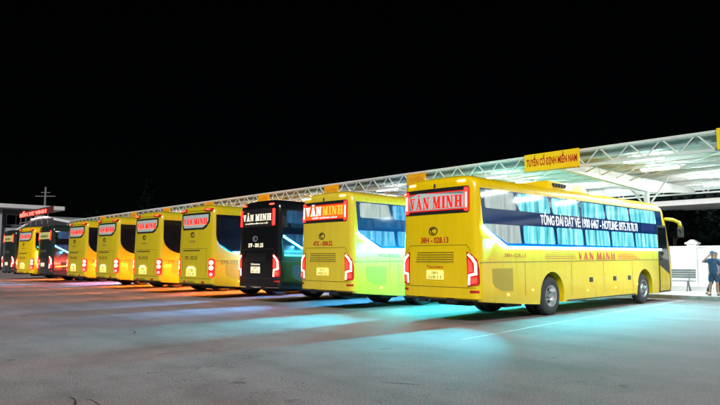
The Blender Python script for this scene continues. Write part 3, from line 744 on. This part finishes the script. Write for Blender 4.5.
for X in BX+[1.42, 7.14]:
    bm = bmesh.new()
    vs = [(18.06, 4.56), (18.06, 4.84), (31.0, 4.84), (31.0, 4.66), (25.8, 4.32), (25.2, 4.32)]
    a = [bm.verts.new((X-.09, y, z)) for y, z in vs]; b2 = [bm.verts.new((X+.09, y, z)) for y, z in vs]
    bm.faces.new(a); bm.faces.new(b2[::-1])
    for i in range(len(vs)): j = (i+1) % len(vs); bm.faces.new((a[i], b2[i], b2[j], a[j]))
    for y in (20.1, 21.3, 22.5, 23.7):   # knee braces from the beam to the purlins
        for sg in (-1, 1): rod(bm, (X+sg*.09, y, 4.6), (X+sg*.8, y, 4.86), .025, seg=6)
    cobj('main_beam', bm, STEEL)
    bm = bmesh.new(); rod(bm, (X, 25.5, .15), (X, 25.5, 4.4), .11, seg=16); bx(bm, X-.22, X+.22, 25.28, 25.72, .15, .19)
    for q in ((-.9, 0), (.9, 0)): rod(bm, (X, 25.5, 3.6), (X+q[0], 25.5, 4.86), .04, seg=8)
    cobj('column', bm, STEEL, smooth=30)
for a, b2 in zip(BX, BX[1:]):
    bm = bmesh.new(); rod(bm, (a, 18.9, 4.8), (b2, 24.9, 4.8), .018, seg=6); rod(bm, (b2, 18.9, 4.78), (a, 24.9, 4.78), .018, seg=6); cobj('wind_brace', bm, STEEL)

TUBE = glow('tube_lamp', (.84, .96, 1), 150.)
TUBE2 = glow('platform_tube_lamp', (.86, .96, 1), 360.)
FIX = paint('lamp_housing', (.7, .7, .7), .4)
tub = None
pos = []
for k, X in enumerate([12.86, 7.14, 1.42]+BX):
    for j, y in enumerate((19.5, 21.9, 25.2, 28.4)):
        pos.append((X-2.86+(-.95 if j % 2 else -.55), y, 4.7))
where = ('front edge', 'second line', 'third line', 'back line')
for i, P in enumerate(pos):
    t = empty('tube_light', P, cat='light', group='tube lights under the platform canopy', label='lit white tube light hanging under the platform canopy roof')
    if tub is None:
        bm = bmesh.new(); bx(bm, -.66, .66, -.13, .13, .03, .09, bevel=.01); rod(bm, (-.5, 0, .09), (-.5, 0, .3), .01, seg=6); rod(bm, (.5, 0, .09), (.5, 0, .3), .01, seg=6)
        h = obj('housing', bm, FIX, t)
        bm = bmesh.new()
        rod(bm, (-.6, -.05, 0), (.6, -.05, 0), .03, seg=8); rod(bm, (-.6, .05, 0), (.6, .05, 0), .03, seg=8)
        g = obj('tube', bm, TUBE, t); tub = (h, g)
    else:
        inst(tub[0], 'housing', t); g = inst(tub[1], 'tube', t)
        if P[1] > 24: g.material_slots[0].link = 'OBJECT'; g.material_slots[0].material = TUBE2

# signs on the canopy edge
SIGN_Y = paint('sign_yellow', (.85, .58, .01), .4, dirt=.06, scale=4)
SIGN_R = paint('sign_ink', (.42, .01, .008), .5)
def flat(X, Y): return lambda u, v, off: (X+u, Y-off, v)
for k, X in enumerate([-4.15, -10.02, -15.95, -21.2, -26.8, -32.6, -38.4, -43.9, -50.2]):
    txt = {0: 'TP', 1: 'TUYẾN CỐ ĐỊNH MIỀN NAM'}.get(k)
    lab = ['yellow canopy sign lettered TP at the right end of the canopy edge', 'yellow canopy sign with red words above the roof of the nearest coach',
           'small orange canopy sign just above the left roof corner of the nearest coach', 'orange canopy sign above the lemon yellow coach with the orange rear sign',
           'orange canopy sign above the roof of the black coach', 'orange canopy sign above the old yellow coach beside the black one',
           'orange canopy sign above the gap left of the first old yellow coach', 'orange canopy sign above the third old yellow coach from the black one',
           'orange canopy sign farthest along, above the dark green coach'][k]
    w = .98 if k < 2 else .49; t = empty('canopy_sign', (X, 17.86, 4.48 if k < 2 else 4.5), cat='sign', group='route signs on the canopy edge', label=lab)
    bm = bmesh.new(); bx(bm, -w, w, 0, .07, 0, .58 if k < 2 else .45, bevel=.008); obj('board', bm, SIGN_Y if k < 2 else paint('sign_orange_yellow', (.8, .36, .008), .4, dirt=.06, scale=4), t)
    bm = bmesh.new()
    bx(bm, -.3, .3, .07, .11, .2, .26); obj('bracket', bm, STEEL, t)
    if k == 0: patch('lettering', fit(text2d('TP', .02), -.85, -.35, .17, .46), lambda u, v, off: (u, -off, v), .003, SIGN_R, t, step=0, zstep=0)
    elif k == 1: patch('lettering', fit(text2d(txt, .035), -.9, .92, .1, .54), lambda u, v, off: (u, -off, v), .003, SIGN_R, t, step=0, zstep=0)
    else: patch('lettering', fit(text2d('TUYẾN', .02), -.36, .36, .14, .36), lambda u, v, off: (u, -off, v), .003, paint('sign_ink_faint', (.6, .2, .008), .5), t, step=0, zstep=0)

# a second canopy beyond the platform: only its front beam shows
fc = empty('far_canopy', (-6, 40, 0), label='plain far canopy with a white front beam beyond the platform roof', cat='canopy')
bm = bmesh.new(); bx(bm, -30, 24, -2.0, -1.75, 4.7, 5.0); obj('front_beam', bm, paint('beam_white', (.86, .87, .86), .5), fc)
bm = bmesh.new(); bx(bm, -30, 24, -1.75, 5, 4.86, 4.92); obj('roof', bm, paint('far_roof', (.3, .32, .32), .6), fc)
for x in (-29, -15, 14, 23):
    bm = bmesh.new(); rod(bm, (x, -1.3, .15), (x, -1.3, 4.86), .12, seg=12); obj('column', bm, STEEL, fc)

# ------------------------------------------------------------------ boundary wall
WALL = paint('wall_white', (.84, .83, .81), .7, dirt=.1, scale=.8, bump=.1)
wl = empty('boundary_wall', (-10, 33.1, .15), label='white plastered wall with capped pillars behind the bench', cat='wall')
bm = bmesh.new(); bx(bm, -50, 40, -.08, .08, 0, 1.94); obj('wall_panel', bm, WALL, wl)
bm = bmesh.new(); bx(bm, -50, 40, -.14, .14, 1.94, 2.04, bevel=.015); bx(bm, -50, 40, -.11, .11, 1.42, 1.46); bx(bm, -50, 40, -.12, .12, 0, .25); obj('wall_coping', bm, WALL, wl)
for k in range(-7, 6):
    x = -.85+k*5.2
    bm = bmesh.new(); bx(bm, x-.21, x+.21, -.2, .2, 0, 2.12); obj('pillar', bm, WALL, wl)
    bm = bmesh.new(); bx(bm, x-.29, x+.29, -.28, .28, 2.12, 2.22, bevel=.02); bmesh.ops.create_cone(bm, cap_ends=True, segments=4, radius1=.33, radius2=.1, depth=.14, matrix=Matrix.Translation((x, 0, 2.29)) @ Matrix.Rotation(PI/4, 4, 'Z')); obj('pillar_cap', bm, WALL, wl)

# ------------------------------------------------------------------ bench
def bench(X, Y, rz):
    t = empty('bench', (X, Y, .15), rz, label='grey metal bench on the platform in front of the white wall', cat='bench')
    G = paint("bench_metal", (.17, .18, .19), .45, .3)
    bm = bmesh.new()
    for k in range(5): bx(bm, -.85, .85, -.22+.095*k, -.145+.095*k, .42, .45, bevel=.006)
    obj('seat', bm, G, t)
    bm = bmesh.new()
    for k in range(4): bx(bm, -.85, .85, .27+.012*k, .295+.012*k, .55+.1*k, .635+.1*k, bevel=.006)
    obj('backrest', bm, G, t)
    for x in (-.6, .6):
        for y0, y1 in ((-.1, -.24), (.1, .3)):
            bm = bmesh.new(); bar(bm, (x, y0*.3, .42), (x, y1, .02), .05, .04); bx(bm, x-.035, x+.035, y1-.05, y1+.05, 0, .03); obj('leg', bm, G, t)
        bm = bmesh.new(); bar(bm, (x, .2, .42), (x, .33, .95), .04, .03); obj('back_support', bm, G, t)
bench(-10.15, 28.3, R(6))

# ------------------------------------------------------------------ people
def skin_obj(name, chains, mats, parent, levels=2, root_first=True):
    """chains: list of [(x,y,z,r)...]; a chain whose first point equals an earlier point is joined to it"""
    verts, rad, edges, roots, idx = [], [], [], [], {}
    for ch in chains:
        prev = None
        for k, (x, y, z, r) in enumerate(ch):
            key = (round(x, 4), round(y, 4), round(z, 4))
            if key in idx: i = idx[key]
            else:
                i = len(verts); idx[key] = i; verts.append((x, y, z)); rad.append(r)
                if k == 0: roots.append(i)
            if prev is not None: edges.append((prev, i))
            prev = i
    me = bpy.data.meshes.new(name); me.from_pydata(verts, edges, [])
    o = bpy.data.objects.new(name, me); COL.objects.link(o)
    md = o.modifiers.new('skin', 'SKIN'); md.use_smooth_shade = True; md.branch_smoothing = .3
    lay = me.skin_vertices[0].data if me.skin_vertices else None
    if lay is None:
        bmx = bmesh.new(); bmx.from_mesh(me); bmx.verts.layers.skin.verify(); bmx.to_mesh(me); bmx.free(); lay = me.skin_vertices[0].data
    for i, r in enumerate(rad):
        lay[i].radius = r if isinstance(r, tuple) else (r, r); lay[i].use_root = i in roots
    ss = o.modifiers.new('sub', 'SUBSURF'); ss.levels = levels; ss.render_levels = levels
    dg = bpy.context.evaluated_depsgraph_get(); dg.update()
    out = bpy.data.meshes.new_from_object(o.evaluated_get(dg)); out.name = name
    bpy.data.objects.remove(o); bpy.data.meshes.remove(me)
    out.materials.clear()
    for m in (mats if isinstance(mats, (list, tuple)) else [mats]): out.materials.append(m)
    for p in out.polygons: p.use_smooth = True
    n = bpy.data.objects.new(name, out); link(n, parent); return n
def lerp(a, b, t): return tuple(a[i]+(b[i]-a[i])*t for i in range(3))

def hand(wrist, elbow, palm_n, curl):
    """palm and five finger chains continuing the forearm"""
    w = Vector(wrist); d = (w-Vector(elbow)).normalized(); n = Vector(palm_n); n = (n-d*n.dot(d)).normalized(); sd = d.cross(n)
    ch = [[(*w, .027), (*(w+d*.045), (.038, .022)), (*(w+d*.09), (.04, .019))]]
    for k, (o, L) in enumerate(((-.03, .062), (-.01, .075), (.011, .07), (.031, .055))):
        p = w+d*.085+sd*o; pts = [(*p, .0095)]
        dd = d.copy()
        for j, f in enumerate((.45, .32, .23)):
            dd = (dd+n*curl*(.35+.2*j)).normalized(); p = p+dd*L*f*1.15; pts.append((*p, .0088-.0008*j))
        ch.append(pts)
    p = w+d*.03-sd*.026; dd = (d*.7-sd*.7).normalized(); pts = [(*p, .011)]
    for j in range(3):
        p = p+dd*.026; pts.append((*p, .0105-.0008*j)); dd = (dd+d*.25+n*curl*.3).normalized()
    ch.append(pts)
    return ch

SKIN = paint('skin', (.42, .24, .16), .5)
def person(X, Y, z, rz, label, pose, H=1.7):
    t = empty('person', (X, Y, z), rz, label=label, cat='person'); t.scale = (H/1.72,)*3
    # figure faces -y
    hipL, hipR = (.1, 0, .9), (-.1, 0, .9)
    J = pose
    neck = (0, .01, 1.42)
    chains = [[(0, 0, .95, (.15, .105)), (0, -.005, 1.1, (.135, .1)), (0, -.005, 1.27, (.155, .11)), (0, .0, 1.39, (.12, .075)), (0, .005, 1.46, .055), (0, -.005, 1.52, .055),
               (0, -.01, 1.575, (.068, .085)), (0, -.005, 1.64, (.074, .092)), (0, 0, 1.69, (.055, .07))]]
    for s in 'LR':
        sg = 1 if s == 'L' else -1
        sh, el, wr = J['arm'+s]; kn, an, toe = J['leg'+s]
        chains.append([(0, .0, 1.39, .1), (*sh, .055), (*lerp(sh, el, .5), .047), (*el, .038), (*lerp(el, wr, .4), .038), (*wr, .027)])
        h = hand(wr, el, J['palm'+s], J['curl'+s]); chains.append(h[0]); chains += h[1:]
        hp = (sg*.095, 0, .88)
        chains.append([(0, 0, .95, .1), (*hp, .095), (*lerp(hp, kn, .5), .075), (*kn, .055), (*lerp(kn, an, .35), .057), (*an, .038), (*lerp(an, toe, .5), .04), (*toe, .032)])
    b = skin_obj('body', chains, SKIN, t)
    # face
    fm = bmesh.new()
    bmesh.ops.create_cone(fm, cap_ends=True, segments=8, radius1=.017, radius2=.006, depth=.045, matrix=Matrix.Translation((0, -.103, 1.585)) @ Matrix.Rotation(R(20), 4, 'X'))
    obj('nose', fm, SKIN, t, smooth=True)
    em = paint('eye_dark', (.02, .015, .012), .2)
    for sg in (-1, 1):
        fm = bmesh.new(); bmesh.ops.create_uvsphere(fm, u_segments=10, v_segments=6, radius=.011, matrix=Matrix.Translation((sg*.03, -.089, 1.607)) @ Matrix.Diagonal((1.2, .6, .7, 1))); obj('eye', fm, em, t)
        fm = bmesh.new(); bmesh.ops.create_uvsphere(fm, u_segments=10, v_segments=8, radius=.03, matrix=Matrix.Translation((sg*.076, .005, 1.595)) @ Matrix.Diagonal((.35, .7, 1.05, 1))); obj('ear', fm, SKIN, t, smooth=True)
    fm = bmesh.new(); bmesh.ops.create_uvsphere(fm, u_segments=10, v_segments=6, radius=.022, matrix=Matrix.Translation((0, -.088, 1.55)) @ Matrix.Diagonal((1, .4, .28, 1))); obj('mouth', fm, paint('lips', (.3, .1, .08), .5), t)
    # hair
    hm = bmesh.new(); bmesh.ops.create_uvsphere(hm, u_segments=20, v_segments=12, radius=1, matrix=Matrix.Translation((0, .012, 1.635)) @ Matrix.Diagonal((.082, .1, .085, 1)))
    bmesh.ops.delete(hm, geom=[f for f in hm.faces if f.calc_center_median().z < 1.6+(-.0 if f.calc_center_median().y > .02 else .035)], context='FACES')
    obj('hair', hm, J.get('hair', paint('hair_black', (.012, .011, .01), .6)), t, smooth=True)
    if J.get('cap'):
        cm = bmesh.new(); bmesh.ops.create_uvsphere(cm, u_segments=20, v_segments=12, radius=1, matrix=Matrix.Translation((0, .005, 1.645)) @ Matrix.Diagonal((.095, .113, .1, 1)))
        bmesh.ops.delete(cm, geom=[f for f in cm.faces if f.calc_center_median().z < 1.645], context='FACES')
        c = obj('cap', cm, J['cap'], t, smooth=True)
        cm = bmesh.new(); bmesh.ops.create_cone(cm, cap_ends=True, segments=20, radius1=.09, radius2=.085, depth=.012, matrix=Matrix.Translation((0, -.11, 1.645)) @ Matrix.Rotation(R(12), 4, 'X') @ Matrix.Diagonal((.85, 1, 1, 1)))
        obj('cap_peak', cm, J['cap'], c)
    # clothes
    sh = [[(0, 0, .8, (.17, .128)), (0, 0, .92, (.178, .135)), (0, -.005, 1.05, (.158, .122)), (0, -.005, 1.26, (.172, .125)), (0, .0, 1.39, (.15, .1)), (0, .005, 1.455, (.085, .08))]]
    for s in 'LR':
        a, el, wr = J['arm'+s]; sh.append([(0, .0, 1.39, .12), (*a, .082), (*lerp(a, el, .75), .066)])
    skin_obj('shirt', sh, J['shirt'], t)
    tr = [[(0, 0, 1.06, (.145, .105)), (0, 0, .97, (.16, .118)), (0, 0, .9, (.168, .122))]]
    for s in 'LR':
        sg = 1 if s == 'L' else -1; kn, an, toe = J['leg'+s]; hp = (sg*.1, 0, .82)
        L_ = [(0, 0, .9, .12), (*hp, .108), (*lerp(hp, kn, .5), .092), (*lerp(hp, kn, .98), .08)]
        if J['long']: L_ += [(*lerp(kn, an, .5), .068), (*lerp(kn, an, .95), .06)]
        tr.append(L_)
    skin_obj('trousers' if J['long'] else 'shorts', tr, J['pants'], t)
    for s in 'LR':
        kn, an, toe = J['leg'+s]; an = Vector(an); toe = Vector(toe); d = (toe-an); d.z = 0; d.normalize()
        heel = an-d*.05; heel.z = an.z-.045
        skin_obj('shoe', [[(*heel, (.045, .045)), (*(an+d*.04+Vector((0, 0, -.035))), (.05, .05)), (*(an+d*.13+Vector((0, 0, -.05))), (.048, .034)), (*(an+d*.19+Vector((0, 0, -.053))), (.036, .026))]], J['shoe'], t)
    return t
NAVY = paint('navy_cloth', (.018, .075, .16), .8, dirt=.15, scale=9)
NAVY2 = paint('navy_shorts', (.016, .06, .13), .85, dirt=.15, scale=9)
person(-7.70, 25.55, .15, R(16), 'person in navy polo, shorts and cap raising one hand to the face',
  dict(armL=((.19, .0, 1.37), (.25, .03, 1.1), (.24, -.04, .86)), palmL=(-1, 0, 0), curlL=.5,
       armR=((-.19, .0, 1.37), (-.36, -.16, 1.3), (-.15, -.22, 1.52)), palmR=(.3, 1, 0), curlR=.9,
       legL=((.11, -.03, .49), (.12, .02, .09), (.15, -.13, .04)), legR=((-.11, -.03, .49), (-.14, .0, .09), (-.19, -.14, .04)),
       cap=NAVY2, shirt=NAVY, pants=NAVY2, long=False, shoe=paint('shoe_navy', (.03, .05, .09), .6)), 1.68)
person(-7.86, 26.45, .15, R(30), 'person in grey shirt and dark blue trousers partly hidden behind the one in the cap',
  dict(armL=((.19, .0, 1.37), (.27, .06, 1.12), (.3, -.1, .92)), palmL=(-1, 0, 0), curlL=.5,
       armR=((-.19, .0, 1.37), (-.27, .02, 1.1), (-.25, -.08, .87)), palmR=(1, 0, 0), curlR=.5,
       legL=((.11, -.02, .49), (.1, .04, .09), (.12, -.11, .04)), legR=((-.2, -.04, .5), (-.36, .02, .09), (-.42, -.12, .04)),
       shirt=paint('grey_cloth', (.25, .25, .26), .85, dirt=.1, scale=9), pants=paint('dark_blue_cloth', (.02, .035, .08), .85), long=True,
       hair=paint('hair_grey', (.1, .085, .075), .7), shoe=paint('sandal_brown', (.12, .06, .03), .6)), 1.68)

# ------------------------------------------------------------------ entrance porch, neon sign, building and mast at the far left
po = empty('entrance_porch', (-68, 18, 0), label='gabled entrance porch with white roof edges under the red neon sign', cat='porch')
RE = paint('porch_edge', (.75, .77, .78), .5)
RS = paint('porch_sheet', (.2, .22, .24), .6)
for sg in (-1, 1):
    bm = bmesh.new()
    z0, z1, hx = 5.9, 4.2 if sg < 0 else 4.9, 13 if sg < 0 else 9.5
    vs = [(0, 0, z0), (sg*hx, 0, z1), (sg*hx, 12, z1), (0, 12, z0)]
    a = [bm.verts.new(p) for p in vs]; b2 = [bm.verts.new((p[0], p[1], p[2]-.08)) for p in vs]
    bm.faces.new(a); bm.faces.new(b2[::-1])
    for i in range(4): j = (i+1) % 4; bm.faces.new((a[i], a[j], b2[j], b2[i]))
    obj('roof', bm, RS, po)
    bm = bmesh.new(); bar(bm, (0, -.1, z0), (sg*hx, -.1, z1), .12, .22); obj('roof_edge', bm, RE, po)
    bm = bmesh.new(); rod(bm, (sg*(hx-1), .3, 0), (sg*(hx-1), .3, z1+.1), .14, seg=12); obj('post', bm, RE, po)
ns = empty('neon_sign', (-69.6, 17.6, 5.45), label='red neon roof sign standing on the entrance porch', cat='sign')
bm = bmesh.new(); bx(bm, -5.4, 6.6, .1, .2, .55, 1.2); obj('board', bm, paint('neon_board', (.10, .012, .012), .6), ns)
patch('neon_lettering', fit(text2d('BẾN XE VINH', .03), -5.1, 4.6, .62, 1.22), lambda u, v, off: (u, .1-off, v), .06, glow('neon_red', (1, .06, .045), 6.), ns, depth=.05, step=0, zstep=0)
patch('small_lettering', fit(text2d('KÍNH CHÀO QUÝ KHÁCH', .02), -.6, 5.4, .1, .28), lambda u, v, off: (u, .1-off, v), .06, glow('neon_pale', (1, .75, .7), 1.2), ns, depth=.05, step=0, zstep=0)
bm = bmesh.new()
bar(bm, (-5.4, .15, 0), (6.6, .15, 0), .08, .08)
for x in range(-5, 7, 2): bar(bm, (x, .15, -.45), (x, .15, .6), .06, .06)
obj('sign_frame', bm, paint('sign_frame_metal', (.2, .17, .17), .5), ns)

bd = empty('station_building', (-100, 14, 0), label='white two storey station building with a flat overhanging roof', cat='building')
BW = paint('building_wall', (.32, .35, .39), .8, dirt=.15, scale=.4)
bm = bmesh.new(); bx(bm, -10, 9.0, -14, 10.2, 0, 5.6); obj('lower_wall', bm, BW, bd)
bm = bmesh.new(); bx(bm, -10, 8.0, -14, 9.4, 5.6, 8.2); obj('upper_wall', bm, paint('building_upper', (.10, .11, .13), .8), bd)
bm = bmesh.new(); bx(bm, -11.5, 10.3, -16, 12.8, 8.2, 8.75, bevel=.06); obj('roof', bm, paint('building_roof', (.55, .56, .57), .7, dirt=.12, scale=.5), bd)
for y in (-13, -7, -1, 5, 9.6):
    bm = bmesh.new(); bx(bm, 9.0, 9.5, y-.3, y+.3, 0, 8.2); obj('column', bm, paint('building_column', (.3, .32, .34), .8), bd)
for y in (-10, -4, 2, 7.3):
    for z in (1.0, 3.3, 6.0):
        bm = bmesh.new(); X0 = 9.0 if z < 5 else 8.0; bx(bm, X0-.05, X0+.03, y-1.2, y+1.2, z, z+1.5)
        f = obj('window', bm, paint('building_frame', (.35, .36, .37), .6), bd)
        bm = bmesh.new(); bx(bm, X0+.031, X0+.035, y-1.1, y-.04, z+.1, z+1.4); bx(bm, X0+.031, X0+.035, y+.04, y+1.1, z+.1, z+1.4); obj('pane', bm, M_GLASS, f)
ma = empty('antenna_mast', (-95, 25.65, 0), label='thin mast with two cross arms rising behind the neon sign', cat='mast')
bm = bmesh.new(); rod(bm, (0, 0, 0), (0, 0, 11.9), .2, .13, 10); obj('pole', bm, paint('mast_metal', (.13, .13, .14), .7), ma)
bm = bmesh.new(); bar(bm, (-.9, -1.1, 10.55), (.9, 1.1, 10.55), .1, .1); obj('cross_arm', bm, MATS['mast_metal'], ma)
bm = bmesh.new(); bar(bm, (-.4, -.5, 11.1), (.4, .5, 11.1), .08, .08); obj('cross_arm', bm, MATS['mast_metal'], ma)

# ------------------------------------------------------------------ trees
LEAF = paint('leaf_dark', (.004, .012, .011), .7, dirt=.4, scale=1.1, spec=.15)
LEAF2 = paint('leaf_blue_green', (.004, .013, .016), .7, dirt=.4, scale=1.1, spec=.15)
BARK = paint('bark', (.05, .04, .03), .9)
def tree(X, Y, h, rad, label, cone=False, mat=None, n=1500, seed=0, leaf=.22, z0=0):
    rnd = random.Random(seed)
    t = empty('tree', (X, Y, z0), label=label, cat='tree', group='dark trees beyond the yard')
    bm = bmesh.new(); rod(bm, (0, 0, 0), (.1, 0, h*.55), .16, .08, 8)
    blobs = []
    for k in range(9):
        a = rnd.uniform(0, 2*PI); q = rnd.uniform(.2, .8)
        if cone: z = h*(.25+.7*k/9); rr = rad*(1.05-k/9)*.55; c = Vector((rr*.6*math.cos(a), rr*.6*math.sin(a), z)); s = max(.4, rad*(1-k/10)*.6)
        else: z = h*rnd.uniform(.45, .88); c = Vector((rad*q*math.cos(a), rad*q*math.sin(a), z)); s = rad*rnd.uniform(.35, .6)
        blobs.append((c, s)); rod(bm, (.08, 0, h*rnd.uniform(.3, .5)), c, .05, .02, 5)
    obj('trunk', bm, BARK, t)
    bm = bmesh.new()
    for i in range(n):
        c, s = rnd.choice(blobs)
        d = Vector((rnd.gauss(0, 1), rnd.gauss(0, 1), rnd.gauss(0, .8))); d.normalize(); p = c+d*s*rnd.uniform(.45, 1.08)
        r = leaf*rnd.uniform(.6, 1.4); e1 = Vector((rnd.gauss(0, 1), rnd.gauss(0, 1), rnd.gauss(0, 1))).normalized(); e2 = e1.orthogonal().normalized()
        vs = [bm.verts.new(p+e1*r), bm.verts.new(p+e2*r*.5), bm.verts.new(p-e1*r), bm.verts.new(p-e2*r*.5)]; bm.faces.new(vs)
    me = bpy.data.meshes.new('crown'); bm.to_mesh(me); bm.free(); me.materials.append(mat or LEAF)
    o = bpy.data.objects.new('crown', me); link(o, t)
    return t
spots = [(-26, 47, 7), (-21, 50, 8), (-16.5, 46.5, 7.5), (-12, 49, 8), (-8, 47, 7.2), (-3.5, 50, 8), (1, 47, 7), (-24, 56, 9), (-14, 57, 9), (-6, 58, 9)]
labs = ['dark tree beyond the white wall, first from the left behind the coach roof', 'dark tree beyond the white wall behind the coach windows', 'dark tree beyond the wall just left of the coach mirror',
        'dark tree beyond the wall above the capped pillar', 'dark tree beyond the wall above the bench', 'dark tree beyond the wall above the person in the cap', 'dark tree beyond the wall at the right edge',
        'tall dark tree in the second line, farthest left', 'tall dark tree in the second line, behind the pillar', 'tall dark tree in the second line, at the right']
for i, (x, y, h) in enumerate(spots): tree(x, y, h, 2.9, labs[i], mat=LEAF2 if i % 2 else LEAF, n=2200, seed=i, leaf=.3, z0=.15 if y < 60 else 0)
tree(-92.5, 40, 15.5, 4.2, 'tall faint conical tree far behind the canopy on the left', cone=True, n=1500, seed=31, leaf=.4, mat=paint('leaf_black_green', (.002, .005, .004), .9, spec=.0))
tree(-104, 36, 9.6, 4.0, 'low faint tree left of the conical tree behind the canopy', n=1500, seed=32, leaf=.4, mat=paint('leaf_black_green', (.002, .005, .004), .9, spec=.0))

# ------------------------------------------------------------------ light, sky, camera
EL, AZ = R(35), R(-41)     # the yard floodlights behind the camera stand in the key light's place
sun = bpy.data.lights.new('yard_light', 'SUN'); sun.energy = 3.8; sun.angle = R(14); sun.color = (1, .96, .93)
so = bpy.data.objects.new('yard_light', sun); link(so)
d = Vector((-math.sin(AZ)*math.cos(EL), -math.cos(AZ)*math.cos(EL), math.sin(EL)))   # towards the light
so.rotation_euler = d.to_track_quat('Z', 'Y').to_euler(); so.location = (10, -30, 30)
w = bpy.data.worlds.new('World'); sc.world = w; w.use_nodes = True
nt = w.node_tree; bg = nt.nodes['Background']
sk = nt.nodes.new('ShaderNodeTexSky'); sk.sky_type = 'NISHITA'; sk.sun_disc = False
sk.sun_elevation = EL; sk.sun_rotation = math.atan2(d.x, d.y)
nt.links.new(sk.outputs['Color'], bg.inputs['Color']); bg.inputs['Strength'].default_value = .00015

cam = bpy.data.cameras.new('camera'); cam.sensor_width = 36; cam.lens = 30; cam.clip_end = 3000; cam.clip_start = .05
co = bpy.data.objects.new('camera', cam); link(co); co.location = (0, 0, 1.58)
co.rotation_euler = (PI/2+math.atan(55.5/600), 0, R(47.1)); sc.camera = co
sc.view_settings.view_transform = 'Standard'; sc.view_settings.look = 'None'; sc.view_settings.exposure = 0; sc.view_settings.gamma = 1
sc.view_settings.use_curve_mapping = False
sc.render.engine = 'CYCLES'
sc.cycles.use_denoising = True; sc.cycles.max_bounces = 6; sc.cycles.sample_clamp_indirect = 6; sc.cycles.caustics_reflective = False; sc.cycles.caustics_refractive = False
